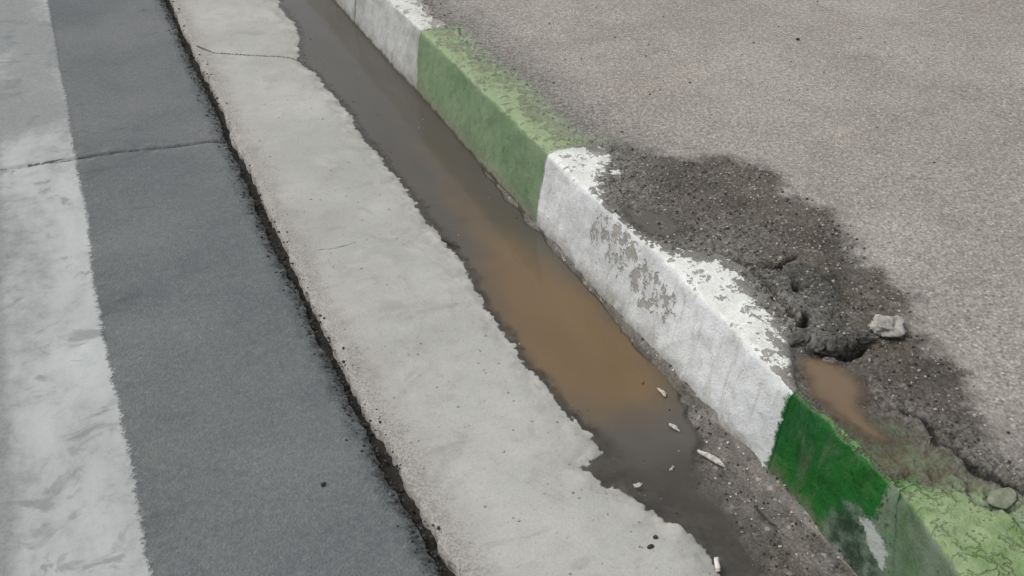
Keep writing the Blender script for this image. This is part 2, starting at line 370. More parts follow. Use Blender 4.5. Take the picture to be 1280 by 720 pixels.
def mat_water(name, film, mud, k, lo=0.02):
    M = Mat(name)
    dep = M.attr('depth'); br = M.ma(M.noise(9, 4, 0.6, 0.5), 0.10, M.math('SUBTRACT', M.attr('brown'), 0.05))
    col = M.mix(M.step(br, -0.085, 0.045), film, mud)
    col = M.mix(M.step(M.noise(5, 3, 0.5, 0.6, stretch=(2.2, 0.8, 1)), 0.35, 0.7, 0, 0.35), col, M.scale(col, (0.78, 0.78, 0.80)))
    a = M.step(M.math('MULTIPLY', dep, k), lo, 1.0)
    tr = M.t.nodes.new('ShaderNodeBsdfTransparent').outputs[0]
    dif = M.t.nodes.new('ShaderNodeBsdfDiffuse'); M.put(dif.inputs[0], col)
    m1 = M.t.nodes.new('ShaderNodeMixShader'); M.put(m1.inputs[0], a); M.t.links.new(tr, m1.inputs[1]); M.t.links.new(dif.outputs[0], m1.inputs[2])
    gl = M.t.nodes.new('ShaderNodeBsdfGlossy'); gl.inputs['Roughness'].default_value = 0.10
    nb = M.bump(M.noise(14, 2, 0.4), 0.10, 0.004); M.put(gl.inputs['Normal'], nb)
    fr = M.t.nodes.new('ShaderNodeFresnel'); fr.inputs['IOR'].default_value = 1.35
    m2 = M.t.nodes.new('ShaderNodeMixShader'); M.t.links.new(fr.outputs[0], m2.inputs[0]); M.t.links.new(m1.outputs[0], m2.inputs[1]); M.t.links.new(gl.outputs[0], m2.inputs[2])
    return M.done(m2.outputs[0])
def mat_pavement():
    M = Mat('pavement_asphalt')
    big = M.noise(2.6, 6, 0.68); mid = M.noise(14, 6, 0.7); fine = M.noise(170, 4, 0.8)
    c = M.mix(M.step(big, 0.32, 0.68), (0.338, 0.318, 0.288), (0.420, 0.401, 0.368))
    c = M.mix(M.math('MULTIPLY', M.step(mid, 0.46, 0.70), 0.45), c, (0.290, 0.264, 0.236))
    gr = M.noise(85, 4, 0.75, off=(5, 5, 5)); c = M.mix(M.step(gr, 0.36, 0.66), M.scale(c, (0.76, 0.752, 0.745)), M.scale(c, (1.15, 1.15, 1.14)))
    c = M.mix(M.step(fine, 0.30, 0.70), M.scale(c, (0.66, 0.66, 0.66)), M.scale(c, (1.30, 1.29, 1.27)))
    c = M.mix(M.step(M.noise(4.2, 6, 0.72, 0.5, off=(3, 1, 2)), 0.57, 0.70, 0, 0.55), c, M.scale(c, (0.68, 0.67, 0.65)))
    c = M.mix(M.step(M.noise(5, 5, 0.7, 0.3, off=(9, 4, 2)), 0.56, 0.68, 0, 0.5), c, M.scale(c, (1.16, 1.13, 1.06)))
    c = M.mix(M.step(M.noise(48, 3, 0.6, off=(1, 1, 7)), 0.66, 0.71, 0, 0.6), c, (0.135, 0.125, 0.112))
    v = M.voro(125, out='Color'); sep = M.t.nodes.new('ShaderNodeSeparateColor'); M.t.links.new(v, sep.inputs[0])
    vd = M.step(M.voro(125), 0.25, 0.45, 1, 0)
    pale = M.math('MULTIPLY', M.step(sep.outputs[0], 0.86, 0.90), vd); dark = M.math('MULTIPLY', M.step(sep.outputs[1], 0.90, 0.93), vd)
    c = M.mix(M.math('MULTIPLY', pale, 0.8), c, (0.56, 0.545, 0.51))
    c = M.mix(M.math('MULTIPLY', dark, 0.55), c, (0.12, 0.11, 0.10))
    d = M.ma(M.noise(20, 7, 0.8), 0.20, M.math('SUBTRACT', M.attr('damp'), 0.10)); d = M.ma(M.math('SUBTRACT', fine, 0.5), 0.06, d)
    df = M.math('MULTIPLY', M.step(d, -0.032, 0.030), M.step(M.noise(33, 6, 0.8, off=(4, 4, 1)), 0.30, 0.46, 0.45, 1.0))
    dc = M.mix(M.step(M.noise(7, 5, 0.65), 0.36, 0.64), (0.055, 0.049, 0.041), (0.125, 0.110, 0.088))
    dc = M.mix(M.math('MULTIPLY', M.step(gr, 0.38, 0.64), 1.0), M.scale(dc, (0.78, 0.78, 0.78)), M.scale(dc, (1.2, 1.2, 1.2)))
    dc = M.mix(M.step(fine, 0.30, 0.72), M.scale(dc, (0.55, 0.55, 0.55)), M.scale(dc, (1.45, 1.43, 1.4)))
    dc = M.mix(M.math('MULTIPLY', pale, 0.5), dc, (0.36, 0.34, 0.31))
    tan = M.math('MULTIPLY', M.step(d, -0.075, -0.012), M.step(M.noise(9, 4, 0.6, 0, off=(2, 7, 0)), 0.48, 0.62))
    c = M.mix(M.math('MULTIPLY', tan, 0.5), c, (0.42, 0.395, 0.34))
    c = M.mix(df, c, dc)
    sl = M.step(M.ma(M.noise(30, 5, 0.7), 0.06, M.math('SUBTRACT', M.attr('slab'), 0.03)), -0.01, 0.015)
    c = M.mix(M.math('MULTIPLY', sl, 0.75), c, M.mix(M.step(fine, 0.35, 0.68), (0.022, 0.024, 0.021), (0.100, 0.102, 0.090)))
    # dirt film along the kerb and green mud beside the green stone
    kd = M.math('MULTIPLY', M.step(M.math('ADD', M.ma(M.noise(26, 6, 0.8), 0.20, M.attr('cover')), M.ma(M.noise(4, 3, 0.6, off=(0, 3, 1)), 0.20, -0.10)), 0.07, 0.30, 1, 0), 0.92)
    c = M.mix(kd, c, M.mix(M.step(M.math('ADD', M.ma(fine, 0.5, 0), M.ma(gr, 0.5, 0)), 0.40, 0.60), (0.055, 0.052, 0.046), (0.275, 0.262, 0.238)))
    gm = M.step(M.ma(M.noise(26, 5, 0.7), 0.09, M.math('SUBTRACT', M.attr('mudgreen'), 0.045)), -0.012, 0.03)
    c = M.mix(M.math('MULTIPLY', gm, 0.8), c, M.mix(M.step(M.noise(45, 5, 0.7), 0.4, 0.64), (0.125, 0.106, 0.068), (0.150, 0.200, 0.108)))
    gs = M.math('MULTIPLY', M.math('MULTIPLY', M.step(M.ma(fine, 0.06, M.attr('cover')), 0.03, 0.085, 1, 0), M.attr('greenside')), M.step(M.noise(60, 4, 0.7), 0.40, 0.56))
    c = M.mix(M.math('MULTIPLY', gs, 0.8), c, (0.30, 0.40, 0.24))
    ck = M.ma(M.noise(70, 6, 0.8), 0.014, M.attr('crack'))
    c = M.mix(M.step(ck, 0.008, 0.014, 0.95, 0), c, (0.016, 0.015, 0.014))
    r = M.mix(M.math('MAXIMUM', df, gm), (0.92, 0.92, 0.92), M.mix(M.step(M.noise(10, 4, 0.6), 0.4, 0.6), (0.38, 0.38, 0.38), (0.8, 0.8, 0.8)))
    h = M.math('ADD', M.ma(M.voro(150), -1.0, 0), M.ma(fine, 1.3, 0))
    return M.done(M.bsdf(c, r, M.bump(M.math('ADD', h, M.ma(gr, 1.2, 0)), 0.75, 0.004), 0.3))

def mat_kerb(name, face, face2, top, chipcol, peel_face, peel_top, dirt=0.5, rough=0.75, near=None, far=None, nearw=0.02, farw=0.02, flake=0.0, joint=0.0, blotch=0.42, damp=0.0, scuff=0.0):
    M = Mat(name)
    hz = M.attr('height'); big = M.noise(6, 5, 0.6); mid = M.noise(34, 6, 0.66)
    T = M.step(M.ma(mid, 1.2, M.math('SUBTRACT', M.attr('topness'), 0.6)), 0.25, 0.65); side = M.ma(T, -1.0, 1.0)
    fine = M.noise(230, 3, 0.7); rag = M.noise(48, 6, 0.75)
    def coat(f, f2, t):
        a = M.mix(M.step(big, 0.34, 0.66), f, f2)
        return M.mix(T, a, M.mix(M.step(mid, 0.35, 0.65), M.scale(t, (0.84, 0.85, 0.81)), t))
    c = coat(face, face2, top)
    # the neighbour's paint runs raggedly over the ends
    for ends, wd, at in ((near, nearw, 'near_end'), (far, farw, 'far_end')):
        if ends:
            q = M.math('SUBTRACT', M.ma(rag, -wd * 2.6, wd * 1.8), M.attr(at))
            c = M.mix(M.step(q, -0.003, 0.006), c, coat(*ends))
    c = M.mix(M.math('MULTIPLY', M.step(fine, 0.4, 0.75), 0.26), c, M.scale(c, (0.66, 0.67, 0.65)))
    blot = M.noise(15, 6, 0.72, 0.8, off=(4, 2, 9)); c = M.mix(M.math('MULTIPLY', M.step(blot, 0.46, 0.68), blotch), c, M.scale(c, (0.64, 0.64, 0.61)))
    if flake:
        n = M.t.nodes.new('ShaderNodeTexVoronoi'); n.feature = 'DISTANCE_TO_EDGE'; n.inputs['Scale'].default_value = 30
        wv = M.t.nodes.new('ShaderNodeVectorMath'); wv.operation = 'MULTIPLY_ADD'
        nz = M.t.nodes.new('ShaderNodeTexNoise'); nz.inputs['Scale'].default_value = 26; nz.inputs['Detail'].default_value = 5; M.t.links.new(M.co, nz.inputs['Vector'])
        M.t.links.new(nz.outputs['Color'], wv.inputs[0]); wv.inputs[1].default_value = (0.07, 0.07, 0.07); M.t.links.new(M.co, wv.inputs[2]); M.t.links.new(wv.outputs[0], n.inputs['Vector'])
        ce = M.math('MULTIPLY', M.step(n.outputs[0], 0.01, 0.085, 1, 0), M.step(M.noise(14, 5, 0.7), 0.38, 0.56))
        c = M.mix(M.math('MULTIPLY', M.math('MULTIPLY', ce, M.ma(T, 0.75, 0.25)), flake), c, M.scale(c, (0.40, 0.46, 0.32)))
        c = M.mix(M.math('MULTIPLY', M.step(M.noise(11, 5, 0.65, 0.6, off=(8, 3, 0)), 0.46, 0.62), 0.7), c, M.scale(c, (0.56, 0.72, 0.44)))
    else: ce = None
    conc = M.mix(fine, chipcol, M.scale(chipcol, (1.9, 1.86, 1.8)))
    pn = M.math('ADD', M.ma(mid, 0.66, 0), M.ma(M.noise(120, 4, 0.7), 0.34, 0))
    thr = M.math('ADD', M.ma(T, peel_top - peel_face, peel_face), M.ma(M.attr('patch'), 0.125, 0))
    # dirt creeping over the top from the pavement side
    cov = M.step(M.attr('cover'), -0.06, 0.02); thr = M.ma(cov, 0.13, thr)
    if damp: conc = M.mix(M.math('MULTIPLY', M.step(M.attr('cover'), -0.045, -0.005), damp), conc, M.mix(M.step(fine, 0.35, 0.65), (0.030, 0.027, 0.022), (0.150, 0.136, 0.113)))
    pf = M.step(M.math('ADD', pn, M.math('SUBTRACT', thr, 0.5)), 0.485, 0.53)
    c = M.mix(M.math('MULTIPLY', pf, 0.85), c, conc)
    if scuff:                                  # brush strokes, rubbed lighter places and dark pits
        br = M.noise(38, 6, 0.75, 0.5, stretch=(1, 0.5, 1.6), off=(3, 5, 1)); c = M.mix(M.math('MULTIPLY', M.step(br, 0.54, 0.68), 0.65), c, (0.035, 0.150, 0.030))
        c = M.mix(M.math('MULTIPLY', M.step(M.noise(85, 4, 0.7), 0.56, 0.66), 0.7), c, (0.008, 0.030, 0.010))
        c = M.mix(M.math('MULTIPLY', M.step(M.noise(20, 5, 0.7, 0, off=(9, 1, 4)), 0.62, 0.72), 0.45), c, (0.09, 0.16, 0.11))
    # streaks, splash dirt and a wet line near the gutter
    stk = M.noise(26, 5, 0.65, 0.6, stretch=(1, 1.4, 0.25)); c = M.mix(M.math('MULTIPLY', M.math('MULTIPLY', M.step(stk, 0.50, 0.70), 0.36 * dirt), side), c, (0.16, 0.15, 0.125))
    sp = M.step(M.ma(M.noise(22, 6, 0.75), 0.10, M.math('SUBTRACT', hz, 0.05)), -0.005, 0.060, 1, 0)
    c = M.mix(M.math('MULTIPLY', M.math('MULTIPLY', sp, dirt), side), c, M.mix(mid, (0.11, 0.098, 0.078), (0.27, 0.24, 0.20)))
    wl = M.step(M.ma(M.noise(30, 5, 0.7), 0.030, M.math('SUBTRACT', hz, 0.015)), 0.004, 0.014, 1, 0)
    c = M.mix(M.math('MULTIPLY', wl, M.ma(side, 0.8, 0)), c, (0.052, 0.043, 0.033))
    if joint:
        en = M.step(M.ma(M.noise(60, 5, 0.7), 0.012, M.attr('near_end' if joint > 0 else 'far_end')), 0.006, 0.014, 1, 0)
        c = M.mix(M.math('MULTIPLY', en, 0.8), c, (0.07, 0.068, 0.062))
    sm = M.attr('soot'); smf = M.step(M.ma(M.noise(34, 6, 0.75), 0.09, M.math('SUBTRACT', sm, 0.040)), -0.006, 0.018)
    c = M.mix(M.math('MULTIPLY', smf, 0.85), c, M.mix(M.step(mid, 0.38, 0.66), (0.020, 0.036, 0.024), (0.13, 0.17, 0.13)))
    cp = M.step(M.ma(M.noise(75, 5, 0.75), 0.030, M.math('SUBTRACT', M.attr('chip'), 0.0145)), -0.002, 0.003)
    c = M.mix(cp, c, M.mix(mid, (0.24, 0.265, 0.245), (0.44, 0.46, 0.44)))
    h = M.math('ADD', M.ma(pf, -0.9, 0), M.math('ADD', M.ma(mid, 1.3, 0), M.ma(fine, 0.6, 0)))
    if ce: h = M.ma(M.math('MULTIPLY', ce, T), -0.9, h)
    return M.done(M.bsdf(c, rough, M.bump(h, 0.8, 0.004), 0.12))
def mat_stone(name, a, b, sc_=60, rough=0.9):
    M = Mat(name); n = M.noise(sc_, 5, 0.65); f = M.noise(sc_ * 6, 3, 0.7)
    c = M.mix(M.step(n, 0.32, 0.68), a, b); c = M.mix(M.step(f, 0.55, 0.75, 0, 0.4), c, M.scale(c, (0.55, 0.55, 0.54)))
    return M.done(M.bsdf(c, rough, M.bump(M.math('ADD', n, f), 0.5, 0.002), 0.25))

# ------------------------------------------------------------------ the setting
g = mesh_np('ground', [(-1500, -1500, -0.12), (1500, -1500, -0.12), (1500, 1500, -0.12), (-1500, 1500, -0.12)], [[0, 1, 2, 3]])
tag(link('ground', g, mat_ground()), kind='structure')

YR = steps((-60, -4, 4), (-4, 0.0, 0.08), (0.0, 0.55, 0.02), (0.55, 2.5, 0.006), (2.5, 2.74, 0.0035), (2.74, 4.3, 0.007), (4.3, 6, 0.05), (6, 60, 3))
def seam_jag(y, s):
    return 0.011 * fbm(y, y * 0 + s, 30, 5, s, g=0.75) + 0.006 * fbm(y, y * 0, 5, 2, s + 3)
# road: runs left from the seam
S = np.concatenate([[0, 0.0], steps((0.0, 0.05, 0.004), (0.05, 0.75, 0.010), (0.75, 2, 0.1), (2, 40, 2.5))[0:]])
S[0] = -1
uu, vv = np.meshgrid(S, YR)
ex = edge_x(vv) - 0.0125 + seam_jag(vv, 101)
X = np.where(uu < 0, ex, ex - uu); Z = road_z(X, vv)
Z = np.where(uu < 0, -0.07, Z)
me = mesh_np('road', np.stack([X, vv, Z], 2).reshape(-1, 3), grid_faces(len(S), len(YR))[:, ::-1],
             dict(edge=np.where(uu < 0, 0, uu), crack=ldist(X, vv, RCRACK)))
tag(link('road', me, mat_road()), kind='structure')
# worn painted stripe on the road
YM = steps((-6, 0.5, 0.1), (0.5, 4.5, 0.007), (4.5, 12, 0.25))
SM = steps((0, 0.03, 0.0035), (0.03, 0.246, 0.009))
uu, vv = np.meshgrid(SM, YM)
mx = -0.082 - 0.010 * ss(1.4, 2.0, vv) * ss(2.4, 1.9, vv) + 0.006 * fbm(vv, vv * 0, 30, 4, 201, g=0.75) * ss(3.4, 1.4, vv) + 0.004 * fbm(vv, vv * 0, 4, 2, 205)
X = mx + 0.016 - uu; Z = road_z(X, vv) + 0.0014 - 0.004 * ss(0.004, 0.0, uu)
FADE = np.clip(ss(2.75, 2.95, vv) * 1.0 + 0.35 * fbm(X, vv, 2.2, 2, 207), 0, 1.4)
me = mesh_np('road_marking', np.stack([X, vv, Z], 2).reshape(-1, 3), grid_faces(len(SM), len(YM))[:, ::-1],
             dict(rim=uu - 0.016, crack=ldist(X, vv, RCRACK), fade=FADE))
tag(link('road_marking', me, mat_marking()), kind='structure')
# concrete gutter
T = np.concatenate([[-1], steps((0.0, 0.05, 0.004), (0.05, 0.26, 0.010), (0.26, 0.46, 0.006), (0.46, 0.585, 0.010))])
uu, vv = np.meshgrid(T, YR)
ex = edge_x(vv) + 0.0085 + seam_jag(vv, 151)
X = np.where(uu < 0, ex, ex + uu * (XK + 0.03 - ex) / 0.585)
D = shore_d(X, vv); Z = pan_z(X, vv, D); Z = np.where(uu < 0, -0.07, Z)
me = mesh_np('gutter', np.stack([X, vv, Z], 2).reshape(-1, 3), grid_faces(len(T), len(YR)),
             dict(edge=np.where(uu < 0, 0, uu), shore=D, crack=np.minimum(ldist(X, vv, PCRACK), ldist(X, vv, PHAIR) + 0.003)))
tag(link('gutter', me, mat_pan()), kind='structure')
# black dirt filling the seam
YS = steps((-1, 0.6, 0.04), (0.6, 4.4, 0.006), (4.4, 8, 0.1)); SS = np.linspace(-0.035, 0.035, 15)
uu, vv = np.meshgrid(SS, YS); X = edge_x(vv) + uu
Z = -0.016 + 0.010 * fbm(X, vv, 45, 4, 221, g=0.65) + 0.004 * fbm(X, vv, 8, 2, 223) - 0.05 * ss(0.024, 0.035, np.abs(uu))
me = mesh_np('seam_dirt', np.stack([X, vv, Z], 2).reshape(-1, 3), grid_faces(15, len(YS)))
tag(link('seam_dirt', me, mat_seamdirt()), kind='stuff')
# silt along the kerb foot
YS = steps((0.0, 0.5, 0.03), (0.5, 4.4, 0.006)); SS = steps((0.64, 0.895, 0.006))
X, vv = np.meshgrid(SS, YS); Z = sed_z(X, vv)
me = mesh_np('silt', np.stack([X, vv, Z], 2).reshape(-1, 3), grid_faces(len(SS), len(YS)))
tag(link('silt', me, mat_sediment()), 'damp gritty brown silt along the foot of the kerb', None, None, 'stuff')
# standing water in the gutter
YW = steps((0.2, 4.6, 0.012)); SW = steps((0.57, 0.885, 0.009))
X, vv = np.meshgrid(SW, YW); D = shore_d(X, vv)
dep = WATER_Z - np.maximum(pan_z(X, vv, D), sed_z(X, vv))
me = mesh_np('gutter_water', np.stack([X, vv, X * 0 + WATER_Z], 2).reshape(-1, 3), grid_faces(len(SW), len(YW)),
             dict(depth=np.clip(dep, 0, 1) * (0.28 + 0.72 * ss(0.95, 1.25, vv)), brown=np.clip(sdf(X, vv, BROWN) + 0.03 * fbm(X, vv, 7, 3, 91), -0.09, 0.05) - 0.10 * ss(1.35, 2.35, vv)))
tag(link('gutter_water', me, mat_water('muddy_water', (0.098, 0.090, 0.077), (0.168, 0.116, 0.064), 120)), kind='structure')
# pavement
YP = steps((-60, -4, 4), (-4, 0.2, 0.1), (0.2, 0.5, 0.02), (0.5, 0.9, 0.005), (0.9, 1.4, 0.0032), (1.4, 1.9, 0.005), (1.9, 3.2, 0.009), (3.2, 4.6, 0.03), (4.6, 60, 3))
XP = steps((0.885, 1.18, 0.0036), (1.18, 1.30, 0.006), (1.30, 1.7, 0.010), (1.7, 3.2, 0.02), (3.2, 4, 0.1), (4, 40, 3))
X, vv = np.meshgrid(XP, YP)
X = X + (face_x(vv) + 0.013 - 0.885) * np.clip(1 - (X - 0.885) / 0.12, 0, 1)
cr = np.full(X.shape, 9.0)
for C in CRACKS: cr = np.minimum(cr, ldist(X, vv, C))
gside = np.maximum(ss(2.72, 2.64, vv) * ss(1.80, 1.86, vv), ss(0.74, 0.66, vv))
near = (X < 4) & (vv > -1) & (vv < 5)
def far_ok(a): return np.where(near, a, -1.0)
me = mesh_np('pavement', np.stack([X, vv, pav_z(X, vv)], 2).reshape(-1, 3), grid_faces(len(XP), len(YP)),
             dict(damp=sdf(X, vv, DAMP), slab=sdf(X, vv, DARKSLAB), cover=sdf(X, vv, COVER), mudgreen=sdf(X, vv, MUDGREEN), crack=cr, greenside=gside))
tag(link('pavement', me, mat_pavement()), kind='structure')
# small puddles on the pavement edge
def puddle(pts, z, mat, soft, dz=0.0):
    P = poly(pts, z); lo, hi = P.min(0) - 0.03, P.max(0) + 0.03
    xs, ys = np.arange(lo[0], hi[0], 0.004), np.arange(lo[1], hi[1], 0.004)
    X, Y = np.meshgrid(xs, ys); d = sdf(X, Y, P) + 0.012 * fbm(X, Y, 35, 4, 301, g=0.6)
    Q = grid_faces(len(xs), len(ys)); ok = (d.ravel()[Q] > -0.004).any(1)
    me = mesh_np('puddle', np.stack([X, Y, X * 0 + z], 2).reshape(-1, 3), Q[ok], dict(depth=np.clip(d, 0, 1) * soft, brown=d))
    return link('puddle', me, mat)
o = puddle([(996, 440), (1022, 442), (1052, 446), (1074, 462), (1092, 486), (1090, 508), (1100, 526), (1128, 548), (1116, 566), (1086, 556), (1056, 540), (1034, 524), (1014, 506), (1002, 492), (994, 470), (988, 452)], ZK - 0.0075,
           mat_water('red_brown_puddle_water', (0.120, 0.092, 0.060), (0.178, 0.128, 0.082), 26), 1.0)
tag(o, kind='structure')
o = puddle([(768, 258), (800, 256), (836, 268), (860, 286), (838, 298), (812, 296), (786, 278)], ZK + 0.0035,
           mat_water('grey_puddle_water', (0.100, 0.092, 0.078), (0.110, 0.098, 0.080), 60), 1.0)
tag(o, kind='structure')

# ------------------------------------------------------------------ the kerb stones
GREYPATCH = fpoly([(742, 262), (770, 272), (800, 312), (822, 342), (850, 372), (836, 410), (808, 392), (786, 360), (752, 318), (735, 290)])
SOOT = fpoly([(1052, 628), (1070, 634), (1082, 650), (1092, 672), (1106, 694), (1108, 735), (1066, 735), (1046, 690), (1040, 650)])
CHIP = fpoly([(1076, 646), (1084, 647), (1096, 661), (1105, 676), (1112, 692), (1110, 712), (1102, 698), (1090, 678)])
def kerb_stone(y0, y1, mat, label, seed, gap=0.0, slant=0.0, patch=None, soot=None, chip=None, step=0.006):
    r = 0.012
    prof = [(0, -0.06)] + [(0, z) for z in np.arange(0.0, ZK - r, 0.006)]
    prof = [(XK * 0 + 0.0, z, 0.0) for _, z in prof]
    a = np.linspace(0, math.pi / 2, 6)
    prof += [(r - r * math.cos(t), ZK - r + r * math.sin(t), t / (math.pi / 2)) for t in a]
    prof += [(x, ZK, 1.0) for x in np.arange(r + 0.006, 0.132, 0.0055)] + [(0.136, ZK - 0.004, 1), (0.138, ZK - 0.02, 1), (0.138, -0.06, 1)]
    P = np.array(prof); n = len(P)
    ys = steps((y0 + 0.0001, y1 - 0.0001, step)); k = len(ys)
    O, Y = np.meshgrid(P[:, 0], ys); Zb = np.tile(P[:, 1], (k, 1)); TP = np.tile(P[:, 2], (k, 1))
    hrel = np.clip(Zb / ZK, 0, 1)
    front = ss(0.03, 0.0, O)
    X = XK + O + (face_x(Y) - XK) * np.where(hrel > 0, hrel, 0) * np.ones_like(O)
    X = X - 0.004 * 0
    ends = np.minimum(Y - y0, y1 - Y)
    rr = gap * (1 - np.clip(ends / 0.006, 0, 1)) ** 2
    d = 0.0035 * fbm(Y, Zb + O, 7, 3, 41) + 0.0026 * fbm(Y, Zb + O, 45, 4, 46, g=0.6)
    arris = np.exp(-((O - 0.006) ** 2 + (Zb - ZK) ** 2) / 0.016 ** 2)
    d = d - arris * 0.015 * np.clip(fbm(Y, Y * 0, 12, 4, 50, g=0.65) + 0.1, 0, 1)
    X = X - d * (1 - TP) + rr * (1 - TP); Z = Zb + d * TP * 0.8 - rr * TP
    pit = sdf(X, Y, PIT)
    cov = sdf(X, Y, COVER)
    Z = np.where((O > 0.014) & (Zb > 0.1), Z - 0.020 * ss(-0.004, 0.016, pit + 0.006 * fbm(X, Y, 40, 3, 67)) - 0.02 * ss(0.015, 0.04, cov) - 0.02 * ss(0.132, 0.138, O), Z)
    Z = Z - 0.006 * TP * np.clip(fbm(X, Y, 18, 4, 72, g=0.6), 0, 1) * ss(0.012, 0.04, O)
    if slant:
        w_ = np.clip(1 - (Y - y0) / (y1 - y0), 0, 1) if slant > 0 else np.clip(1 - (y1 - Y) / (y1 - y0), 0, 1)
        Y = Y - abs(slant) * np.clip(ZK - Zb, 0, 0.3) * w_
    V = np.stack([X, Y, Z], 2).reshape(-1, 3)
    Q = grid_faces(n, k)[:, ::-1]
    def fd(pl): return sdf(Y, Z, pl) if pl is not None else np.full(X.shape, -1.0)
    pt = ss(-0.02, 0.03, fd(patch)) * (1 - TP)
    me = mesh_np('kerb_stone', V, Q, dict(topness=TP, height=Z, patch=pt, soot=np.where(TP < 0.5, fd(soot), -1), chip=np.where(TP < 0.5, fd(chip), -1), ends=ends, cover=np.where(TP > 0.3, cov, -1), near_end=Y - y0, far_end=y1 - Y))
    # end caps
    import bmesh
    bm = bmesh.new(); bm.from_mesh(me); bm.verts.ensure_lookup_table()
    bm.faces.new([bm.verts[i] for i in range(n)])
    bm.faces.new([bm.verts[(k - 1) * n + i] for i in range(n - 1, -1, -1)])
    bmesh.ops.recalc_face_normals(bm, faces=bm.faces); bm.to_mesh(me); bm.free()
    o = link('kerb_stone', me, mat)
    return tag(o, label, 'kerb stone', 'painted kerb stones along the gutter')
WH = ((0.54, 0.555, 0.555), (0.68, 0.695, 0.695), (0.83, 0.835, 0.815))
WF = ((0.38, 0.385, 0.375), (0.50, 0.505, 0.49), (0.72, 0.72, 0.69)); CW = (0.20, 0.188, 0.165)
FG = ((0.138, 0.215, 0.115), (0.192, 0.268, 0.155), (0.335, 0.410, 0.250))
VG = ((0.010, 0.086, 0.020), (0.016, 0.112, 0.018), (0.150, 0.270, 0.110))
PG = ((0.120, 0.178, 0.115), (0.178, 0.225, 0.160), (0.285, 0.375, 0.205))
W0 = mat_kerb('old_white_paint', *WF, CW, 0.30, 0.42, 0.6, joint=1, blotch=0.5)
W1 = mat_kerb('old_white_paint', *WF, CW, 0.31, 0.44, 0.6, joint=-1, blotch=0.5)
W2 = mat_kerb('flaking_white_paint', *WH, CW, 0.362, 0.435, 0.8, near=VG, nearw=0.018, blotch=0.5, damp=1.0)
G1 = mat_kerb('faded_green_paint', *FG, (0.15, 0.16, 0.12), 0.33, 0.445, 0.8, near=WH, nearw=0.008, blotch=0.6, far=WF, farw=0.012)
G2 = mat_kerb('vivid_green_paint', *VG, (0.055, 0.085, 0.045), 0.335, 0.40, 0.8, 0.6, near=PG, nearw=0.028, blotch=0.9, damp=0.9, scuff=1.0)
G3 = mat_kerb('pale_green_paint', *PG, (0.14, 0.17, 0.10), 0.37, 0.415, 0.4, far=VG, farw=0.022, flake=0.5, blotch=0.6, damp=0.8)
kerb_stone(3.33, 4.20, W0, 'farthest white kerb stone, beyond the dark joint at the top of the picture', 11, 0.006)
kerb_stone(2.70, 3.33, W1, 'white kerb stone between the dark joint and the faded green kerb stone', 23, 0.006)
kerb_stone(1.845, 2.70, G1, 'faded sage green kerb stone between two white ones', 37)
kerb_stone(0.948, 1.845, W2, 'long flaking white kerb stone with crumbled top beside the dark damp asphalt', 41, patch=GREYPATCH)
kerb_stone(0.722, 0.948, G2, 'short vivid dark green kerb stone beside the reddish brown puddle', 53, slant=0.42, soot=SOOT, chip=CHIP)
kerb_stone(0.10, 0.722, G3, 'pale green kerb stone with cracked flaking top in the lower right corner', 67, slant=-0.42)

# ------------------------------------------------------------------ stones, chunks and litter
import bmesh
def ico(sub):
    bm = bmesh.new(); bmesh.ops.create_icosphere(bm, subdivisions=sub, radius=1.0)
    bm.verts.ensure_lookup_table()
    V = np.array([v.co for v in bm.verts]); Fc = np.array([[v.index for v in f.verts] for f in bm.faces]); bm.free(); return V, Fc
def rock_verts(size, seed, sub=3, rough=0.28, cuts=7):
    V, Fc = ico(sub)
    n = fbm(V[:, 0] + seed, V[:, 1] - seed, 1.3, 4, seed, V[:, 2], 0.6)
    V = V * (1 + rough * 1.6 * n)[:, None]
    rng = np.random.RandomState(seed)              # broken facets
    for _ in range(cuts):
        d = rng.normal(size=3); d /= np.linalg.norm(d); h = rng.uniform(0.62, 0.9)
        s = V @ d; V = V - np.outer(np.clip(s - h, 0, None) * 0.85, d)
    return V * np.array(size), Fc
def rock(name, px, py, z, size, mat, label, cat, seed, rot=0.0, sink=0.3, group=None, sub=3, rough=0.34):
    if name == 'rubble_lump': rough, sub = 0.75, 4
    if name == 'asphalt_chunk': rough, sub = 0.6, 3
    V, Fc = rock_verts(size, seed, sub, rough, 2 if name == 'rubble_lump' else 7)
    me = mesh_np(name, V, Fc, smooth=(cat != 'asphalt chunk'))
    o = link(name, me, mat); x, y = gp(px, py, z)
    o.location = (x, y, z + size[2] * (1 - sink) * 0.8); o.rotation_euler = (0.1 * math.sin(seed), 0.1 * math.cos(seed), rot)
    return tag(o, label, cat, group)
PALE = mat_stone('pale_rubble', (0.25, 0.24, 0.205), (0.50, 0.485, 0.44)); ASPH = mat_stone('broken_asphalt', (0.045, 0.045, 0.040), (0.135, 0.130, 0.115), 90)
WCHIP = mat_stone('white_mortar', (0.34, 0.325, 0.29), (0.66, 0.64, 0.60), 160); DARK = mat_stone('dark_pebble', (0.030, 0.029, 0.027), (0.075, 0.072, 0.065), 150)
MUDST = mat_stone('muddy_pale_stone', (0.15, 0.17, 0.115), (0.26, 0.275, 0.205)); TANP = mat_stone('tan_pebble', (0.28, 0.255, 0.22), (0.44, 0.41, 0.36), 120)
zt = ZK + 0.004
rock('rubble_lump', 1107, 414, zt, (0.028, 0.020, 0.013), PALE, 'pale grey lump of rubble at the right end of the broken asphalt edge', 'rubble', 19, 0.3, 0.25)
rock('asphalt_chunk', 1044, 434, zt - 0.004, (0.018, 0.014, 0.014), ASPH, 'dark knobbly asphalt chunk overhanging the reddish brown puddle', 'asphalt chunk', 8, 0.4, 0.3)
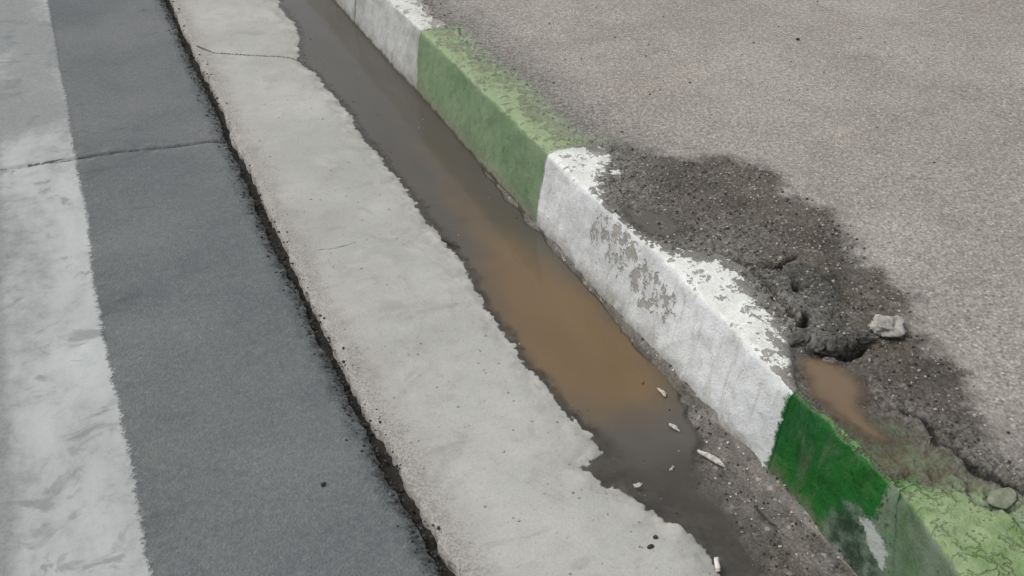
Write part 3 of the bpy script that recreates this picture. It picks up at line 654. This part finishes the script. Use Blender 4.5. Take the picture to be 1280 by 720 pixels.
rock('asphalt_chunk', 1080, 426, zt - 0.002, (0.020, 0.013, 0.012), ASPH, 'dark asphalt chunk just left of the pale lump of rubble', 'asphalt chunk', 15, -0.3, 0.35)
rock('asphalt_chunk', 1062, 431, zt - 0.001, (0.012, 0.010, 0.011), ASPH, 'smallest dark asphalt chunk, wedged between two bigger chunks on the broken edge', 'asphalt chunk', 21, 1.0, 0.35)
rock('asphalt_chunk', 1000, 427, zt - 0.005, (0.024, 0.014, 0.012), ASPH, 'dark asphalt chunk touching the crumbled white kerb top above the puddle', 'asphalt chunk', 29, 0.1, 0.4)
rock('asphalt_chunk', 1023, 436, zt - 0.005, (0.015, 0.010, 0.010), ASPH, 'dark asphalt chunk between the one touching the white kerb and the knobbly overhanging one', 'asphalt chunk', 91, 0.7, 0.35)
rock('asphalt_chunk', 1092, 420, zt - 0.004, (0.011, 0.010, 0.009), ASPH, 'dark crumb of asphalt tucked against the left side of the pale rubble lump', 'asphalt chunk', 97, 0.2, 0.4)
rock('asphalt_chunk', 1128, 420, zt - 0.002, (0.010, 0.009, 0.008), ASPH, 'small dark asphalt crumb at the right side of the pale rubble lump', 'asphalt chunk', 103, 0.9, 0.4)
rock('flat_stone', 1252, 624, ZK - 0.008, (0.024, 0.017, 0.004), MUDST, 'flat pale muddy stone set in the green mud near the lower right corner', 'stone', 34, 0.2, 0.5, rough=0.4)
def flake(px, py, z, L, W, H, rot, label, seed):
    rng = np.random.RandomState(seed); n = 15; V = []; ph = rng.rand() * 6
    for k in range(n):
        a = 2 * math.pi * k / n; q = 1 + 0.35 * math.sin(2 * a + ph) + rng.uniform(-0.30, 0.30)
        V.append((0.5 * L * q * math.cos(a), 0.5 * W * q * math.sin(a) + 0.10 * L * math.cos(a) ** 2, 0))
    bot = V; mid = [(x * 0.93, y * 0.93, H * rng.uniform(0.55, 0.9)) for x, y, _ in V]; top = [(x * 0.45, y * 0.45, H * rng.uniform(0.85, 1.3)) for x, y, _ in V]
    A = bot + mid + top + [(0, 0, H)]; Fs = [list(range(n))[::-1]]
    for r_ in (0, 1):
        for k in range(n): Fs.append([r_ * n + k, r_ * n + (k + 1) % n, (r_ + 1) * n + (k + 1) % n, (r_ + 1) * n + k])
    for k in range(n): Fs.append([2 * n + k, 2 * n + (k + 1) % n, 3 * n])
    me = bpy.data.meshes.new('mortar_chip'); me.from_pydata(A, [], Fs); me.update()
    o = link('mortar_chip', me, WCHIP); x, y = gp(px, py, z); o.location = (x, y, z); o.rotation_euler = (0.06, -0.05, rot)
    return tag(o, label, 'mortar chip')
flake(889, 572, 0.008, 0.042, 0.013, 0.0045, 1.95, 'long white mortar chip on the damp silt, biggest of the white chips', 43)
flake(843, 534, 0.004, 0.030, 0.006, 0.003, 2.05, 'narrow curved white chip on the silt beside the grey water', 51)
flake(828, 490, 0.005, 0.022, 0.008, 0.003, 1.6, 'white chip on the silt right of the end of the brown water', 57)
flake(797, 607, 0.001, 0.020, 0.006, 0.0025, -0.2, 'thin flat white chip lying at the edge of the wet concrete notch', 61)
flake(840, 586, 0.001, 0.010, 0.006, 0.0025, 0.4, 'small white chip in the grey water film', 66)
rock('pebble', 819, 673, 0.008, (0.0042, 0.0042, 0.0035), DARK, 'black pebble on pale concrete, the upper of a close pair', 'pebble', 71, 0, 0.2, 'pebbles on the concrete', 2)
rock('pebble', 813, 685, 0.008, (0.006, 0.005, 0.0045), DARK, 'bigger black pebble on pale concrete, the lower of a close pair', 'pebble', 72, 0.5, 0.2, 'pebbles on the concrete', 2)
rock('pebble', 752, 707, 0.008, (0.0035, 0.003, 0.0025), DARK, 'lone tiny dark pebble on pale concrete at the bottom edge of the picture', 'pebble', 73, 0, 0.2, 'pebbles on the concrete', 2)
rock('pebble', 404, 606, 0.013, (0.0055, 0.004, 0.003), DARK, 'small black pebble lying on the grey asphalt road', 'pebble', 75, 0.3, 0.2, None, 2)
rock('pebble', 997, 152 * 0 + 50, zt, (0.006, 0.005, 0.004), DARK, 'dark pebble far back on the grey pavement', 'pebble', 77, 0.3, 0.2, None, 2)

# cigarette end standing in the silt: paper tube with a burnt tip
def tube(name, a, b, r, mat, parent=None, seg=12, wob=0.0):
    a, b = Vector(a), Vector(b); ax = (b - a); L = ax.length; q = ax.to_track_quat('Z', 'Y')
    V = []; Q = []; rings = 6
    for j in range(rings + 1):
        t = j / rings
        for i in range(seg):
            an = 2 * math.pi * i / seg; rr = r * (1 + wob * math.sin(3 * an + 5 * t))
            V.append(a + q @ Vector((rr * math.cos(an), rr * math.sin(an), L * t)))
    for j in range(rings):
        for i in range(seg):
            Q.append([j * seg + i, j * seg + (i + 1) % seg, (j + 1) * seg + (i + 1) % seg, (j + 1) * seg + i])
    me = bpy.data.meshes.new(name); me.from_pydata(V, [], Q + [list(range(seg))[::-1], list(range(rings * seg, rings * seg + seg))]); me.update()
    return link(name, me, mat, parent)
MP = Mat('cigarette_paper'); PAPER = MP.done(MP.bsdf(MP.mix(MP.noise(200, 3), (0.70, 0.69, 0.66), (0.82, 0.81, 0.79)), 0.8))
MF = Mat('cigarette_filter'); FILT = MF.done(MF.bsdf(MF.mix(MF.noise(300, 3), (0.50, 0.40, 0.27), (0.60, 0.52, 0.40)), 0.85))
bx, by = gp(897, 712, 0.004)
root = bpy.data.objects.new('cigarette_end', None); COL.objects.link(root); root.location = (bx, by, 0.004)
tag(root, 'crushed white cigarette end on the wet concrete edge at the bottom of the picture', 'cigarette end')
tube('paper', (0, 0, 0.003), (0.003, 0.011, 0.014), 0.0036, PAPER, root, wob=0.15)
tube('filter', (-0.001, -0.003, 0.0), (0, 0, 0.003), 0.0035, FILT, root, wob=0.1)

# twigs
MT = Mat('dark_twig'); TWIG = MT.done(MT.bsdf(MT.mix(MT.noise(200, 4), (0.025, 0.021, 0.016), (0.07, 0.058, 0.045)), 0.9))
def twig(pts, z, r, label):
    P = [Vector((*gp(a, b, z), z + r)) for a, b in pts]; V = []; Q = []; seg = 6
    for j, p in enumerate(P):
        d = (P[min(j + 1, len(P) - 1)] - P[max(j - 1, 0)]).normalized(); s = d.cross(Vector((0, 0, 1))).normalized(); u = s.cross(d)
        rr = r * (1 - 0.6 * j / (len(P) - 1)) * (1 + 0.2 * math.sin(j * 2.3))
        V += [p + s * rr * math.cos(2 * math.pi * i / seg) + u * rr * math.sin(2 * math.pi * i / seg) for i in range(seg)]
    for j in range(len(P) - 1):
        for i in range(seg): Q.append([j * seg + i, j * seg + (i + 1) % seg, (j + 1) * seg + (i + 1) % seg, (j + 1) * seg + i])
    me = bpy.data.meshes.new('twig'); me.from_pydata(V, [], Q + [list(range(seg))[::-1], list(range((len(P) - 1) * seg, len(P) * seg))]); me.update()
    return tag(link('twig', me, TWIG), label, 'twig')
twig([(943, 634), (950, 642), (958, 650), (964, 656), (971, 659)], 0.009, 0.0022, 'dark bent twig on the damp silt left of the vivid green stone')
twig([(552, 301), (560, 304), (567, 308), (574, 310)], 0.001, 0.0030, 'short dark twig caught at the shore of the brown water')

# loose grit: too many grains to count
def grit(name, mat, label, pts, seed, smin, smax):
    rng = np.random.RandomState(seed); base = [rock_verts((1, 1, 1), seed + i, 1, 0.3) for i in range(8)]
    Vs, Fs, off = [], [], 0
    for x, y, z in pts:
        V, Fc = base[rng.randint(8)]; s = smin + (smax - smin) * rng.rand() ** 2.5; a = rng.rand() * 6.28
        R = np.array([[math.cos(a), -math.sin(a), 0], [math.sin(a), math.cos(a), 0], [0, 0, 1]])
        V = (V * np.array([1, rng.uniform(0.6, 1), rng.uniform(0.45, 0.8)]) * s) @ R.T + np.array([x, y, z + 0.25 * s])
        Vs.append(V); Fs.append(Fc + off); off += len(V)
    me = mesh_np(name, np.vstack(Vs), np.vstack(Fs), smooth=False)
    return tag(link(name, me, mat), label, None, None, 'stuff')
rng = np.random.RandomState(5)
def scatter(n, x0, x1, y0, y1, wfun):
    out = []
    while sum(len(a) for a in out) < n:
        x = rng.uniform(x0, x1, 4000); y = rng.uniform(y0, y1, 4000); k = rng.rand(4000) < wfun(x, y); out.append(np.stack([x[k], y[k]], 1))
    return np.vstack(out)[:n]
dampw = lambda x, y: np.clip(0.012 + 0.9 * ss(-0.03, 0.03, sdf(x, y, DAMP)) + 0.10 * ss(0.10, 0.0, sdf(x, y, COVER)), 0, 1) * (sdf(x, y, PIT) < 0.0)
A = scatter(1500, 0.93, 2.6, 0.5, 3.0, dampw); Z = pav_z(A[:, 0], A[:, 1])
grit('gravel', TANP, 'loose tan grit on the damp broken edge of the pavement', np.column_stack([A, Z]), 81, 0.0010, 0.0040)
A = scatter(1500, 0.93, 2.4, 0.5, 3.0, dampw); Z = pav_z(A[:, 0], A[:, 1])
grit('gravel', DARK, 'loose dark grit on the damp broken edge of the pavement', np.column_stack([A, Z]), 83, 0.0010, 0.0042)
sedw = lambda x, y: 0.9 * ss(-0.01, 0.03, sdf(x, y, SEDI)) + 0.25 * (x > 0.835)
A = scatter(620, 0.66, 0.875, 0.6, 3.4, sedw); Z = np.maximum(sed_z(A[:, 0], A[:, 1]), pan_z(A[:, 0], A[:, 1]))
grit('grit', WCHIP, 'pale grains on the damp silt at the kerb foot', np.column_stack([A[:170], Z[:170]]), 85, 0.0010, 0.0034)
grit('grit', DARK, 'dark grains on the damp silt at the kerb foot', np.column_stack([A[170:], Z[170:]]), 87, 0.0010, 0.0035)
seamw = lambda x, y: np.exp(-((x - edge_x(y) + 0.006) / 0.020) ** 2)
A = scatter(3000, 0.22, 0.42, 0.8, 4.2, seamw); dx = A[:, 0] - edge_x(A[:, 1])
A = A[(dx < 0.006) | (rng.rand(len(A)) < 0.35)]; dx = A[:, 0] - edge_x(A[:, 1])
Z = np.where(dx < -0.004, road_z(A[:, 0], A[:, 1]), np.where(dx > 0.004, pan_z(A[:, 0], A[:, 1]), -0.012))
grit('grit', DARK, 'black crumbs spilled along the seam between asphalt and concrete', np.column_stack([A, Z]), 89, 0.0008, 0.0046)
panw = lambda x, y: 0.6 * (sdf(x, y, WET) < -0.01) * (0.10 + np.exp(-((sdf(x, y, WET) + 0.05) / 0.05) ** 2) * ss(1.5, 0.9, y) + 0.3 * np.exp(-((x - edge_x(y)) / 0.06) ** 2))
A = scatter(170, 0.34, 0.72, 0.85, 3.8, panw); Z = pan_z(A[:, 0], A[:, 1])
grit('grit', TANP, 'fine brown grains on the dry pale concrete', np.column_stack([A, Z]), 91, 0.0010, 0.0032)
wsc = lambda x, y: 0.9 * (sdf(x, y, WET) > 0.012) * (sdf(x, y, SEDI) < 0) * (0.15 + np.exp(-((sdf(x, y, WET) - 0.02) / 0.02) ** 2))
A = scatter(110, 0.58, 0.86, 0.8, 3.4, wsc)
grit('scum', TANP, 'pale specks of scum floating on the gutter water', np.column_stack([A[:55], A[:55, 0] * 0 + WATER_Z]), 93, 0.0008, 0.0026)
grit('scum', TWIG, 'dark specks of leaf litter floating on the gutter water', np.column_stack([A[55:], A[55:, 0] * 0 + WATER_Z]), 95, 0.0008, 0.0034)
